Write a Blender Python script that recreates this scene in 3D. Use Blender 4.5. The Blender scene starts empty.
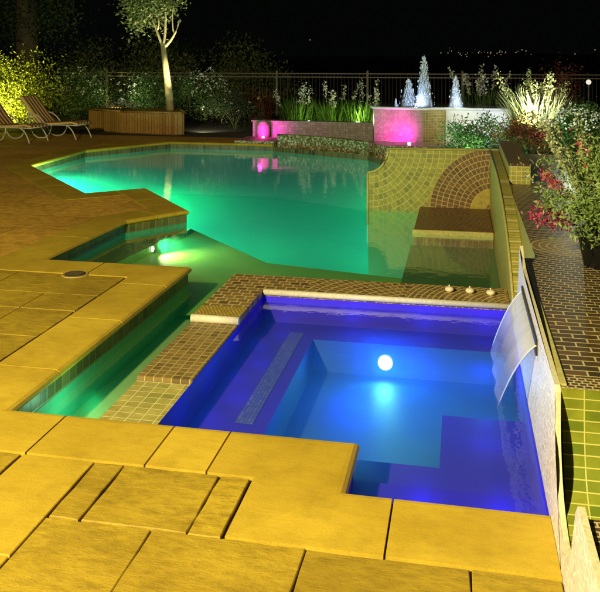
import bpy, bmesh, math, random
import numpy as np
from mathutils import Vector, Matrix
random.seed(7); rng = np.random.default_rng(7)
PI = math.pi; R = math.radians
sc = bpy.context.scene; C = sc.collection
sc.render.engine = 'CYCLES'
sc.view_settings.view_transform = 'Standard'; sc.view_settings.look = 'None'; sc.view_settings.exposure = 0
sc.cycles.use_denoising = True
try: sc.cycles.denoiser = 'OPENIMAGEDENOISE'
except Exception: pass
sc.cycles.max_bounces = 8; sc.cycles.transparent_max_bounces = 16; sc.cycles.diffuse_bounces = 3
sc.cycles.glossy_bounces = 3; sc.cycles.sample_clamp_indirect = 4.0
sc.cycles.caustics_reflective = False; sc.cycles.caustics_refractive = False

# ------------------------------------------------------------------ camera (level view camera with a falling lens board)
cam = bpy.data.cameras.new('camera'); camo = bpy.data.objects.new('camera', cam); C.objects.link(camo)
camo.location = (0, 0, 2.1); camo.rotation_euler = (R(90), 0, math.atan2(161, 800))
cam.sensor_width = 36; cam.lens = 48; cam.shift_y = -241 / 600; cam.clip_end = 3000; cam.clip_start = .05
sc.camera = camo

# ------------------------------------------------------------------ node helper
class G:
    def __init__(s, name):
        s.m = bpy.data.materials.new(name); s.m.use_nodes = True
        s.nt = s.m.node_tree; s.nt.nodes.clear()
        s.out = s.nt.nodes.new('ShaderNodeOutputMaterial')
    def n(s, t, ins=None, **kw):
        d = s.nt.nodes.new('ShaderNode' + t)
        for k, v in kw.items(): setattr(d, k, v)
        for k, v in (ins or {}).items(): s.set(d.inputs[k], v)
        return d
    def set(s, sock, v):
        if isinstance(v, bpy.types.NodeSocket): s.nt.links.new(v, sock)
        elif isinstance(v, (tuple, list)) and len(v) == 3 and sock.type == 'RGBA': sock.default_value = (*v, 1)
        else: sock.default_value = v
    def m_(s, op, a, b=0.0, c=0.0):
        d = s.n('Math', operation=op)
        s.set(d.inputs[0], a); s.set(d.inputs[1], b); s.set(d.inputs[2], c)
        return d.outputs[0]
    def mix(s, f, a, b, mode='MIX'):
        d = s.n('Mix', data_type='RGBA', blend_type=mode, clamp_factor=True)
        s.set(d.inputs[0], f); s.set(d.inputs[6], a); s.set(d.inputs[7], b)
        return d.outputs[2]
    def pos(s): return s.n('NewGeometry').outputs['Position']
    def uv(s): return s.n('TexCoord').outputs['UV']
    def xyz(s, v):
        d = s.n('SeparateXYZ', {0: v}); return d.outputs[0], d.outputs[1], d.outputs[2]
    def vec(s, a, b, c=0.0): return s.n('CombineXYZ', {0: a, 1: b, 2: c}).outputs[0]
    def noise(s, v, sc_, det=4, rough=.6):
        return s.n('TexNoise', {'Vector': v, 'Scale': sc_, 'Detail': det, 'Roughness': rough}).outputs['Fac']
    def ramp(s, f, *stops):
        d = s.n('ValToRGB', {0: f}); e = d.color_ramp.elements
        while len(e) < len(stops): e.new(.5)
        for i, (p, c) in enumerate(stops): e[i].position = p; e[i].color = (*c, 1) if len(c) == 3 else c
        return d.outputs[0]
    def rng(s, f, a, b, c=0., d=1.):
        return s.n('MapRange', {0: f, 1: a, 2: b, 3: c, 4: d}).outputs[0]
    def plane(s, axes):
        if axes == 'uv':
            x, y, z = s.xyz(s.uv()); return x, y
        p = dict(zip('xyz', s.xyz(s.pos()))); return p[axes[0]], p[axes[1]]
    def bump(s, h, st=.3, dist=.01, nrm=None):
        i = {'Height': h, 'Strength': st, 'Distance': dist}
        if nrm is not None: i['Normal'] = nrm
        return s.n('Bump', i).outputs[0]
    def princ(s, col, rough=.6, nrm=None, spec=.4, emit=None, es=0., metal=0.):
        i = {'Base Color': col, 'Roughness': rough, 'Specular IOR Level': spec, 'Metallic': metal}
        if nrm is not None: i['Normal'] = nrm
        if emit is not None: i['Emission Color'] = emit; i['Emission Strength'] = es
        return s.n('BsdfPrincipled', i).outputs[0]
    def done(s, sh):
        s.nt.links.new(sh, s.out.inputs[0]); return s.m
    # rectangular tiles: returns (grout mask, random 0..1)
    def grid(s, x, y, w, h, g, off=0.0):
        ky = s.m_('DIVIDE', y, h); row = s.m_('FLOOR', ky); fy = s.m_('FRACT', ky)
        kx = s.m_('ADD', s.m_('DIVIDE', x, w), s.m_('MULTIPLY', s.m_('MODULO', row, 2.0), off))
        colm = s.m_('FLOOR', kx); fx = s.m_('FRACT', kx)
        return s.cell(fx, fy, g / w, g / h, colm, row)
    def cell(s, fx, fy, gx, gy, a, b):
        ex = s.m_('MINIMUM', fx, s.m_('SUBTRACT', 1.0, fx)); ey = s.m_('MINIMUM', fy, s.m_('SUBTRACT', 1.0, fy))
        mx = s.rng(ex, gx * .3, gx * .7, 1, 0); my = s.rng(ey, gy * .3, gy * .7, 1, 0)
        w = s.n('TexWhiteNoise', {'Vector': s.vec(a, b, 3.7)}, noise_dimensions='3D')
        return s.m_('MAXIMUM', mx, my), w.outputs['Value']
    # concentric arcs of tiles round (cx, cy): returns mask, random, radius
    def arcs(s, x, y, cx, cy, w, l, g):
        dx = s.m_('SUBTRACT', x, cx); dy = s.m_('SUBTRACT', y, cy)
        r = s.m_('SQRT', s.m_('ADD', s.m_('MULTIPLY', dx, dx), s.m_('MULTIPLY', dy, dy)))
        k = s.m_('DIVIDE', r, w); ring = s.m_('FLOOR', k); fr = s.m_('FRACT', k)
        th = s.m_('ARCTAN2', dy, dx)
        cells = s.m_('ADD', s.m_('MULTIPLY', s.m_('ADD', ring, .5), w / l), s.m_('MULTIPLY', ring, .37))
        t = s.m_('MULTIPLY', th, cells)
        m, rv = s.cell(s.m_('FRACT', t), fr, g / l, g / w, s.m_('FLOOR', t), ring)
        return m, rv, r

def tilemat(name, axes, w, h, cols, grout, g=.008, off=0., rough=.45, bst=.4):
    q = G(name); x, y = q.plane(axes); m, rv = q.grid(x, y, w, h, g, off)
    n = q.noise(q.pos(), 14); stops = [(i / max(1, len(cols) - 1), c) for i, c in enumerate(cols)]
    col = q.mix(q.rng(n, .3, .75, .0, .55), q.ramp(rv, *stops), tuple(c * .45 for c in cols[0]))
    col = q.mix(m, col, grout)
    hgt = q.m_('ADD', q.m_('MULTIPLY', m, -1.), q.m_('MULTIPLY', q.noise(q.pos(), 60), .35))
    return q.done(q.princ(col, rough, q.bump(hgt, bst, .006)))

def plain(name, col, rough=.6, nsc=8., amt=.35, bst=.2, metal=0., spec=.4):
    q = G(name); n = q.noise(q.pos(), nsc, 6)
    c = q.mix(q.rng(n, .3, .7, 0., amt), col, tuple(v * .35 for v in col))
    return q.done(q.princ(c, rough, q.bump(q.noise(q.pos(), nsc * 6), bst, .005), spec, metal=metal))

def stone(name, light, dark, rough_amt, seed):
    q = G(name); p = q.pos()
    rp = q.n('NewGeometry').outputs['Random Per Island']
    ps = q.n('Mapping', {'Vector': p, 'Rotation': (0, 0, .6), 'Scale': (1., 3.2, 1.)}).outputs[0]
    n1 = q.noise(p, 1.3, 5, .6); n2 = q.noise(ps, 7, 8, .68); n3 = q.noise(p, 90, 4, .7); n4 = q.noise(p, 22, 5, .7)
    c = q.mix(q.rng(n1, .36, .66, 0, .9), light, dark); c = q.mix(q.rng(q.noise(p, 4.5, 6, .65), .5, .75, 0, .35 + .4 * rough_amt), c, tuple(v * .6 for v in dark))
    c = q.mix(q.rng(n2, .45, .75, 0, rough_amt), c, tuple(v * .55 for v in dark))
    c = q.mix(q.rng(n4, .55, .8, 0, rough_amt * .6), c, tuple(v * .4 for v in dark))
    c = q.mix(q.rng(n3, .52, .75, 0, .30), c, tuple(v * .5 for v in dark))
    c = q.mix(q.rng(rp, 0, 1, 0, .25 + .3 * rough_amt), c, tuple(v * .62 for v in dark))
    h = q.m_('ADD', q.m_('MULTIPLY', n2, 1.1 * rough_amt), q.m_('ADD', q.m_('MULTIPLY', n4, .6 * rough_amt), q.m_('MULTIPLY', n3, .22)))
    return q.done(q.princ(c, .62, q.bump(h, .42, .02), .35))

def leafmat(name, *cols, spec=.25):
    q = G(name); rp = q.n('NewGeometry').outputs['Random Per Island']
    c = q.ramp(rp, *[(i / max(1, len(cols) - 1), k) for i, k in enumerate(cols)])
    pr = q.princ(c, .5, spec=spec)
    tr = q.n('BsdfTranslucent', {'Color': c}).outputs[0]
    return q.done(q.n('MixShader', {0: .3, 1: pr, 2: tr}).outputs[0])

def emit(name, col, st):
    q = G(name); return q.done(q.n('Emission', {'Color': (*col, 1), 'Strength': st}).outputs[0])

# ------------------------------------------------------------------ materials
M = {}
M['coping'] = stone('coping_stone', (.60, .415, .034), (.42, .275, .017), .24, 1)
M['slab'] = stone('rough_stone', (.52, .36, .025), (.31, .20, .014), .8, 2)
M['mortar'] = plain('dark_mortar', (.07, .045, .015), .9)
M['soil'] = plain('soil', (.035, .025, .015), .95, 3)
M['terrain'] = plain('dry_hillside', (.03, .028, .018), .95, .05)
# far deck: random stone courses
q = G('deck_stone_courses'); p = q.pos()
x, y, z = q.xyz(p); rx = q.m_('ADD', q.m_('MULTIPLY', x, .8), q.m_('MULTIPLY', y, .6)); ry = q.m_('SUBTRACT', q.m_('MULTIPLY', y, .8), q.m_('MULTIPLY', x, .6))
mk, rv = q.grid(x, y, 1.55, .74, .014, .43)
n1 = q.noise(p, .9, 5); n2 = q.noise(p, 9, 7, .7)
c = q.mix(q.rng(n1, .3, .7, 0, .7), (.82, .47, .06), (.50, .26, .03))
c = q.mix(q.rng(n2, .45, .75, 0, .7), c, (.10, .05, .01)); c = q.mix(q.rng(rv, 0, 1, 0, .4), c, (.13, .07, .012))
c = q.mix(q.m_('MULTIPLY', mk, .55), c, (.05, .03, .008))
M['deck'] = q.done(q.princ(c, .6, q.bump(q.m_('SUBTRACT', n2, q.m_('MULTIPLY', mk, .4)), .5, .02), .35))
M['waterline'] = tilemat('waterline_tile', 'uv', .105, .155, [(.10, .11, .035), (.22, .22, .08), (.05, .08, .03)], (.42, .40, .20), .012)
# pool wall: waterline band above plaster
q = G('pool_wall'); x, y = q.plane('uv'); mk, rv = q.grid(x, q.m_('ADD', y, .31), .10, .15, .012)
tc = q.mix(mk, q.ramp(rv, (0, (.06, .075, .02)), (.5, (.16, .15, .05)), (1, (.04, .055, .02))), (.20, .19, .08))
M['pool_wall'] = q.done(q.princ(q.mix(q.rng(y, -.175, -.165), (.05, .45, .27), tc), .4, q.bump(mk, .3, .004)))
def plaster(name, a, b):
    q = G(name); p = q.pos()
    return q.done(q.princ(q.mix(q.rng(q.noise(p, 2.2, 5), .3, .7), a, b), .55, q.bump(q.noise(p, 40), .15, .01)))
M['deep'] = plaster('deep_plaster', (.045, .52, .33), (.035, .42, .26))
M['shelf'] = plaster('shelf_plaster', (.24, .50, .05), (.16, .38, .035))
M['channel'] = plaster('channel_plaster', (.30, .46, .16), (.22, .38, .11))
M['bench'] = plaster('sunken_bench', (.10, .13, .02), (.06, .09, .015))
M['step'] = plaster('shaded_step', (.10, .11, .02), (.06, .07, .012))  # shade under the coping is put into this plaster's colour
M['spa'] = plaster('spa_plaster', (.045, .016, .92), (.032, .012, .80))
M['spa_deep'] = plaster('spa_deep_plaster', (.022, .10, .92), (.016, .07, .85))
M['spa_trim'] = tilemat('spa_trim_tile', 'xy', .024, .024, [(.16, .20, .75), (.05, .06, .6), (.10, .14, .65)], (.05, .05, .55), .005)
# water
def watermat(name, tint, scale, st, vol=None, dens=0.):
    q = G(name); p = q.pos()
    h = q.m_('ADD', q.noise(p, scale, 3, .5), q.m_('MULTIPLY', q.noise(p, scale * 4.1, 2, .5), .3))
    nb = q.bump(h, st, .05)
    d = q.n('VectorMath', {0: nb, 1: q.n('NewGeometry').outputs['Incoming']}, operation='DOT_PRODUCT').outputs['Value']
    fr = q.m_('ADD', .02, q.m_('MULTIPLY', .98, q.m_('POWER', q.m_('SUBTRACT', 1., q.m_('MINIMUM', 1., q.m_('ABSOLUTE', d))), 5.)))
    if vol: q.nt.links.new(q.n('VolumeScatter', {'Color': (*vol, 1), 'Density': dens, 'Anisotropy': .2}).outputs[0], q.out.inputs[1])
    return q.done(q.n('MixShader', {0: fr, 1: q.n('BsdfTransparent', {'Color': (*tint, 1)}).outputs[0],
                                    2: q.n('BsdfGlossy', {'Color': (1, 1, 1, 1), 'Roughness': .04, 'Normal': nb}).outputs[0]}).outputs[0])
M['water'] = watermat('pool_water', (.80, .97, .90), 2.6, .06, (.03, .88, .44), .34)
M['spa_water'] = watermat('spa_water', (.86, .90, .99), 4.5, .11, (.025, .12, 1), 1.6)
M['basin_water'] = watermat('fountain_water', (.8, .88, .95), 6, .5)
# walls
q = G('arc_mosaic'); x, y = q.plane('xz')
m1, r1, rad = q.arcs(x, y, .46, -.14, .082, .082, .011)
m2, r2, rad2 = q.arcs(x, y, -1.36, .74, .088, .10, .010)
fan = q.m_('LESS_THAN', rad, .90)
g1 = q.ramp(r1, (0, (.13, .065, .018)), (.5, (.19, .10, .025)), (1, (.09, .045, .014)))
g1 = q.mix(q.m_('LESS_THAN', rad, .325), g1, (.40, .32, .03)); g1 = q.mix(q.m_('LESS_THAN', rad, .12), g1, (.16, .08, .015))
g2 = q.ramp(r2, (0, (.27, .25, .035)), (.6, (.36, .32, .05)), (1, (.17, .17, .03)))
c = q.mix(fan, q.mix(m2, g2, (.55, .48, .16)), q.mix(m1, g1, (.50, .36, .12)))
mk = q.m_('ADD', q.m_('MULTIPLY', fan, m1), q.m_('MULTIPLY', q.m_('SUBTRACT', 1., fan), m2))
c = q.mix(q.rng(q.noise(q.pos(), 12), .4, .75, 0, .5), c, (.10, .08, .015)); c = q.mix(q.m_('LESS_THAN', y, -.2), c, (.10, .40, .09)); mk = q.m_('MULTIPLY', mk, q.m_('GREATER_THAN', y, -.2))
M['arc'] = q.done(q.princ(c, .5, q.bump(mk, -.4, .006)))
M['wave_yellow'] = tilemat('yellow_wall_tile', 'yz', .05, .05, [(.34, .31, .05), (.46, .40, .08), (.22, .22, .035)], (.55, .48, .18), .007)
M['edge_yellow'] = plain('yellow_edge', (.52, .46, .14), .55, 25, .5)
# pebble faced white wall
q = G('pebble_wall'); p = q.n('Mapping', {'Vector': q.pos(), 'Scale': (1, .42, 1)}).outputs[0]
vo = q.n('TexVoronoi', {'Vector': p, 'Scale': 36.}, feature='DISTANCE_TO_EDGE').outputs[0]
vc = q.n('TexVoronoi', {'Vector': p, 'Scale': 36.}).outputs['Color']
mk = q.rng(vo, .03, .11, 0, 1)
c = q.mix(mk, (.85, .80, .74), q.mix(q.xyz(vc)[0], (.66, .58, .53), (.44, .38, .36)))
c = q.mix(q.rng(q.noise(p, 3), .4, .7, 0, .4), c, (.75, .70, .58))
M['pebble'] = q.done(q.princ(c, .5, q.bump(mk, .3, .004)))
M['wall_top'] = plain('pale_wall_edge', (.72, .66, .40), .55, 60, .5)
M['ramp'] = tilemat('lime_tile', 'uv', .098, .047, [(.19, .22, .018), (.28, .28, .025), (.11, .16, .013), (.23, .25, .02)], (.46, .44, .11), .0055, 0, .3)
# brown terrace paving: block bond near, fish scale arcs farther away
q = G('terrace_mosaic'); x, y = q.plane('xy')
mb, rb = q.grid(x, y, .125, .062, .008, .5)
m1, r1, rad = q.arcs(x, y, .80, 6.30, .055, .13, .009)
m0, r0 = q.grid(x, y, .035, .028, .007, .5)
far = q.m_('GREATER_THAN', y, 4.75)
edge = q.m_('LESS_THAN', y, 3.76)
m = q.m_('ADD', q.m_('MULTIPLY', far, m1), q.m_('MULTIPLY', q.m_('SUBTRACT', 1., far), mb)); r_ = q.m_('ADD', q.m_('MULTIPLY', far, r1), q.m_('MULTIPLY', q.m_('SUBTRACT', 1., far), rb))
m = q.m_('ADD', q.m_('MULTIPLY', edge, m0), q.m_('MULTIPLY', q.m_('SUBTRACT', 1., edge), m))
c = q.ramp(r_, (0, (.050, .028, .012)), (.4, (.085, .045, .018)), (.8, (.04, .03, .014)), (1, (.12, .065, .02)))
c = q.mix(q.m_('LESS_THAN', rad, .30), c, (.20, .13, .025))
c = q.mix(m, c, (.50, .42, .20))
M['terrace'] = q.done(q.princ(c, .4, q.bump(m, -.3, .005)))
M['side_yellow'] = tilemat('terrace_side_tile', 'yz', .05, .05, [(.26, .25, .04), (.40, .36, .06)], (.5, .44, .16), .007)
M['front_yellow'] = tilemat('block_face_tile', 'xz', .055, .05, [(.30, .29, .04), (.42, .38, .06)], (.52, .45, .18), .008)
M['weir_front'] = tilemat('weir_green_tile', 'xy', .088, .075, [(.34, .30, .07), (.44, .38, .10), (.25, .25, .06)], (.60, .54, .24), .006)
M['weir_mid'] = tilemat('weir_brown_tile', 'xy', .062, .062, [(.20, .14, .045), (.28, .19, .06), (.13, .09, .03)], (.44, .34, .10), .007)
q = G('weir_rear_tile'); x, y = q.plane('xy')
mb, rb = q.grid(x, y, .095, .082, .010, .5); m1, r1, rad = q.arcs(x, y, -.35, 6.65, .085, .085, .012)
m2, r2, rad2 = q.arcs(x, y, .60, 6.75, .05, .16, .011)
s1 = q.m_('GREATER_THAN', x, -1.35); s2 = q.m_('GREATER_THAN', x, -.45)
m = q.m_('ADD', q.m_('MULTIPLY', s1, m1), q.m_('MULTIPLY', q.m_('SUBTRACT', 1., s1), mb)); m = q.m_('ADD', q.m_('MULTIPLY', s2, m2), q.m_('MULTIPLY', q.m_('SUBTRACT', 1., s2), m))
rr = q.m_('FRACT', q.m_('ADD', rb, q.m_('MULTIPLY', s1, r1)))
c = q.ramp(rr, (0, (.17, .11, .035)), (.5, (.27, .18, .055)), (1, (.11, .07, .025)))
bm_, br_ = q.grid(x, y, .03, .03, .008, .5)
band = q.m_('MULTIPLY', q.m_('LESS_THAN', y, 6.34), q.m_('GREATER_THAN', 0.0, q.m_('ADD', x, 1.7)))
c = q.mix(m, c, (.62, .48, .18)); c = q.mix(band, c, q.mix(bm_, (.48, .36, .06), (.16, .10, .02)))
M['weir_rear'] = q.done(q.princ(c, .45, q.bump(m, -.4, .006)))
M['lip'] = plain('pale_lip', (.72, .66, .48), .5, 40, .4)
M['block_top'] = None
q = G('block_brown'); x, y = q.plane('xy'); m1, r1, rad = q.arcs(x, y, .2, 11.3, .075, .1, .010)
c = q.mix(m1, q.ramp(r1, (0, (.10, .05, .018)), (1, (.17, .09, .03))), (.30, .18, .06))
M['block_top'] = q.done(q.princ(c, .5, q.bump(m1, -.3, .005)))
q = G('speckle_mosaic'); p = q.pos(); vo = q.n('TexVoronoi', {'Vector': p, 'Scale': 30.}); cc = q.xyz(vo.outputs['Color'])[0]
c = q.ramp(cc, (0, (.05, .06, .02)), (.3, (.22, .20, .07)), (.55, (.12, .07, .03)), (.8, (.40, .38, .18)), (1, (.62, .60, .45)))
M['speckle'] = q.done(q.princ(c, .5, q.bump(vo.outputs['Distance'], .4, .02)))
M['pale_wall'] = tilemat('pale_small_tile', 'xz', .06, .06, [(.36, .32, .28), (.26, .22, .18), (.45, .42, .38)], (.20, .17, .14), .008)
M['drum'] = tilemat('drum_mosaic', 'xz', .05, .05, [(.40, .30, .28), (.30, .22, .20), (.50, .38, .36)], (.26, .20, .18), .006)
M['drum_curve'] = tilemat('drum_curved_mosaic', 'uv', .07, .06, [(.26, .22, .05), (.36, .30, .07), (.18, .14, .04)], (.45, .38, .16), .009)
M['white_wall'] = plain('white_render', (.78, .80, .82), .6, 10, .25)
M['planter_tile'] = tilemat('brown_planter_tile', 'xz', .085, .9, [(.40, .22, .045), (.50, .28, .06), (.30, .15, .035)], (.10, .05, .02), .012)
M['iron'] = plain('dark_iron', (.14, .125, .10), .5, 20, .3, metal=.2)
M['bark'] = plain('pale_bark', (.50, .42, .20), .8, 14, .7, .6)
M['dark_bark'] = plain('dark_bark', (.10, .075, .04), .9, 6, .7, .6)
M['stem'] = plain('green_stem', (.12, .13, .05), .7, 20)
M['white_tube'] = plain('white_tube', (.72, .68, .55), .35, 10, .2)
q = G('striped_cushion'); x, y = q.plane('uv'); st = q.m_('GREATER_THAN', q.m_('FRACT', q.m_('MULTIPLY', y, 5.0)), .45)
st = q.m_('MULTIPLY', st, 1.0)
M['cushion'] = q.done(q.princ(q.mix(st, (.80, .52, .18), (.20, .09, .045)), .85, q.bump(q.noise(q.pos(), 120), .2, .004), .2))
M['pot'] = plain('dark_pot', (.012, .012, .011), .5, 12)
M['lid_ring'] = plain('lid_ring', (.45, .33, .09), .55, 20); M['lid_dark'] = plain('lid_dark', (.07, .05, .02), .6, 40, .6)
M['knob'] = plain('pale_knob', (.80, .68, .42), .4, 30, .3)
M['slot'] = plain('dark_slot', (.02, .018, .012), .5)
M['lens_pool'] = emit('pool_lens', (.75, 1, .85), 6); M['lens_spa'] = emit('spa_lens', (.75, .9, 1), 7)
M['lens_pink'] = emit('pink_lens', (1, .55, .9), 5); M['town'] = emit('town_light', (1, .78, .5), .35); M['globe'] = emit('globe', (1, .93, .75), .9)
q = G('rim_water'); M['rim_water'] = q.done(q.n('MixShader', {0: .75, 1: q.n('BsdfTransparent').outputs[0], 2: q.princ((.92, .94, .96), .15, spec=.8)}).outputs[0])
M['lens_garden'] = emit('garden_lens', (1, .9, .6), 2)
# falling water
q = G('falling_sheet'); x, y = q.plane('uv')
stn = q.n('TexNoise', {'Vector': q.vec(q.m_('MULTIPLY', x, 30.), q.m_('MULTIPLY', y, 1.5)), 'Scale': 1., 'Detail': 3.}).outputs['Fac']
edge = q.m_('MAXIMUM', q.rng(x, 0, .05, 1, .2), q.rng(x, .95, 1., .2, 1))
fac = q.m_('MULTIPLY', q.rng(y, .20, .85, .96, .10), q.rng(stn, .3, .7, .75, 1.)); fac = q.m_('MAXIMUM', fac, q.m_('MULTIPLY', edge, 1.))
dif = q.n('MixShader', {0: .45, 1: q.n('BsdfDiffuse', {'Color': (.95, .95, .95, 1)}).outputs[0], 2: q.n('BsdfTranslucent', {'Color': (.75, .85, 1, 1)}).outputs[0]}).outputs[0]
dif = q.n('MixShader', {0: .12, 1: dif, 2: q.n('BsdfGlossy', {'Roughness': .15}).outputs[0]}).outputs[0]
M['sheet'] = q.done(q.n('MixShader', {0: fac, 1: q.n('BsdfTransparent', {'Color': (.9, .95, 1, 1)}).outputs[0], 2: dif}).outputs[0])
q = G('fountain_spray'); nz = q.noise(q.n('Mapping', {'Vector': q.pos(), 'Scale': (1, 1, .35)}).outputs[0], 22, 4, .7)
dif = q.n('MixShader', {0: .5, 1: q.n('BsdfDiffuse', {'Color': (.9, .92, .95, 1)}).outputs[0], 2: q.n('BsdfTranslucent', {'Color': (.85, .9, 1, 1)}).outputs[0]}).outputs[0]
M['spray'] = q.done(q.n('MixShader', {0: q.rng(nz, .35, .62, .15, .95), 1: q.n('BsdfTransparent').outputs[0], 2: dif}).outputs[0])

# ------------------------------------------------------------------ mesh helpers
def obj(name, bm, mat, parent=None, loc=None, smooth=False):
    me = bpy.data.meshes.new(name)
    if loc is not None: bmesh.ops.translate(bm, verts=bm.verts, vec=-Vector(loc))
    bm.to_mesh(me); bm.free()
    if smooth:
        for f in me.polygons: f.use_smooth = True
    mats = mat if isinstance(mat, list) else [mat]
    for k in mats: me.materials.append(k)
    o = bpy.data.objects.new(name, me); C.objects.link(o)
    if parent is not None: o.parent = parent
    if loc is not None: o.location = loc
    return o
def tag(o, label, cat, group=None, kind=None):
    o['label'] = label; o['category'] = cat
    if group: o['group'] = group
    if kind: o['kind'] = kind
    return o
def thing(name, label, cat, loc=(0, 0, 0), rz=0, group=None):
    o = bpy.data.objects.new(name, None); C.objects.link(o); o.location = loc; o.rotation_euler = (0, 0, rz)
    return tag(o, label, cat, group)
def struct(name, bm, mat, **k):
    o = obj(name, bm, mat, **k); o['kind'] = 'structure'; return o
def B(): return bmesh.new()
def box(bm, x0, x1, y0, y1, z0, z1, mi=0, bev=0.0, top_mi=None):
    vs = [bm.verts.new(p) for p in [(x0, y0, z0), (x1, y0, z0), (x1, y1, z0), (x0, y1, z0), (x0, y0, z1), (x1, y0, z1), (x1, y1, z1), (x0, y1, z1)]]
    fs = [bm.faces.new([vs[i] for i in q_]) for q_ in [(0, 3, 2, 1), (4, 5, 6, 7), (0, 1, 5, 4), (1, 2, 6, 5), (2, 3, 7, 6), (3, 0, 4, 7)]]
    for f in fs: f.material_index = mi
    if top_mi is not None: fs[1].material_index = top_mi
    if bev > 0:
        es = {e for f in fs for e in f.edges}
        bmesh.ops.bevel(bm, geom=list(es), offset=bev, segments=2, affect='EDGES')
    return fs
def poly(bm, pts, mi=0):
    f = bm.faces.new([bm.verts.new(p) for p in pts]); f.material_index = mi
    f.normal_update()
    return f
def sheet(bm, pts2, z, mi=0):
    f = poly(bm, [(a, b, z) for a, b in pts2], mi)
    if f.normal.z < 0: f.normal_flip()
    bmesh.ops.triangulate(bm, faces=[f])
def prism(bm, pts2, z0, z1, mi_side=0, mi_top=0):
    n = len(pts2)
    area = sum(pts2[i][0] * pts2[(i + 1) % n][1] - pts2[(i + 1) % n][0] * pts2[i][1] for i in range(n))
    if area < 0: pts2 = pts2[::-1]
    uvl = bm.loops.layers.uv.verify()
    lo = [bm.verts.new((a, b, z0)) for a, b in pts2]; hi = [bm.verts.new((a, b, z1)) for a, b in pts2]
    d = 0
    for i in range(n):
        j = (i + 1) % n; L = math.dist(pts2[i], pts2[j])
        f = bm.faces.new((lo[i], lo[j], hi[j], hi[i])); f.material_index = mi_side
        for l, c in zip(f.loops, [(d, z0), (d + L, z0), (d + L, z1), (d, z1)]): l[uvl].uv = c
        d += L
    f = bm.faces.new(hi); f.material_index = mi_top; f2 = bm.faces.new(lo[::-1]); f2.material_index = mi_side
    bmesh.ops.triangulate(bm, faces=[f, f2])
def extrude_profile(bm, prof, axis, a0, a1, mi_face=0, mi_edge=1):
    """closed outline in a vertical plane pushed along axis ('x': outline is (y,z); 'y': outline is (x,z))"""
    P3 = (lambda p, t: (t, p[0], p[1])) if axis == 'x' else (lambda p, t: (p[0], t, p[1]))
    A = [bm.verts.new(P3(p, a0)) for p in prof]; Z = [bm.verts.new(P3(p, a1)) for p in prof]
    n = len(prof); fs = []
    for i in range(n):
        j = (i + 1) % n; f = bm.faces.new((A[i], A[j], Z[j], Z[i])); f.material_index = mi_edge; fs.append(f)
    f1 = bm.faces.new(A); f2 = bm.faces.new(Z[::-1]); f1.material_index = f2.material_index = mi_face
    bmesh.ops.triangulate(bm, faces=[f1, f2])
    bmesh.ops.recalc_face_normals(bm, faces=bm.faces)
def tube(bm, pts, r, seg=8, r1=None, mi=0):
    pts = [Vector(p) for p in pts]; n = len(pts); rings = []
    for i, p in enumerate(pts):
        t = (pts[min(i + 1, n - 1)] - pts[max(i - 1, 0)]).normalized()
        u = t.cross(Vector((0, 0, 1)) if abs(t.z) < .9 else Vector((1, 0, 0))).normalized(); v = t.cross(u)
        rr = r if r1 is None else r + (r1 - r) * i / (n - 1)
        rings.append([bm.verts.new(p + (u * math.cos(2 * PI * k / seg) + v * math.sin(2 * PI * k / seg)) * rr) for k in range(seg)])
    for a, b in zip(rings, rings[1:]):
        for k in range(seg):
            f = bm.faces.new((a[k], a[(k + 1) % seg], b[(k + 1) % seg], b[k])); f.smooth = True; f.material_index = mi
    for rg in (rings[0][::-1], rings[-1]): bm.faces.new(rg).material_index = mi
    bmesh.ops.recalc_face_normals(bm, faces=bm.faces)
def lathe(bm, prof, cx, cy, seg=24, mi=0):
    rings = [[bm.verts.new((cx + r * math.cos(2 * PI * k / seg), cy + r * math.sin(2 * PI * k / seg), z)) for k in range(seg)] for r, z in prof]
    for a, b in zip(rings, rings[1:]):
        for k in range(seg):
            f = bm.faces.new((a[k], a[(k + 1) % seg], b[(k + 1) % seg], b[k])); f.material_index = mi; f.smooth = True
    bm.faces.new(rings[-1]).material_index = mi; bm.faces.new(rings[0][::-1]).material_index = mi
def bez(p0, p1, p2, n=8):
    p0, p1, p2 = map(Vector, (p0, p1, p2))
    return [(1 - t) ** 2 * p0 + 2 * t * (1 - t) * p1 + t * t * p2 for t in [i / n for i in range(n + 1)]]

# ------------------------------------------------------------------ outline of the water
E_ = [(.398, 3.8), (-.57, 3.8), (-.57, 4.3), (-2.65, 4.3), (-2.65, 7.55), (-4.25, 7.55), (-4.19, 9.54), (-3.64, 10.32), (-4.89, 11.9),
      (-5.61, 11.29), (-8.07, 13.96), (-8.15, 16.4), (-6.9, 18.4), (-4.35, 18.35)]
W_ = .45
def offset(path, w):
    out = []
    for i, p in enumerate(path):
        p = Vector(p); ns = []
        for a, b in ((i - 1, i), (i, i + 1)):
            if 0 <= a and b < len(path):
                d = (Vector(path[b]) - Vector(path[a])).normalized(); ns.append(Vector((-d.y, d.x)) * -1 if False else Vector((-d.y, d.x)))
        if len(ns) == 1: out.append(p + ns[0] * w)
        else:
            m = (ns[0] + ns[1]).normalized(); out.append(p + m * w / max(.3, m.dot(ns[0])))
    return [tuple(v) for v in out]
Q_ = offset(E_, W_)

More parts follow.
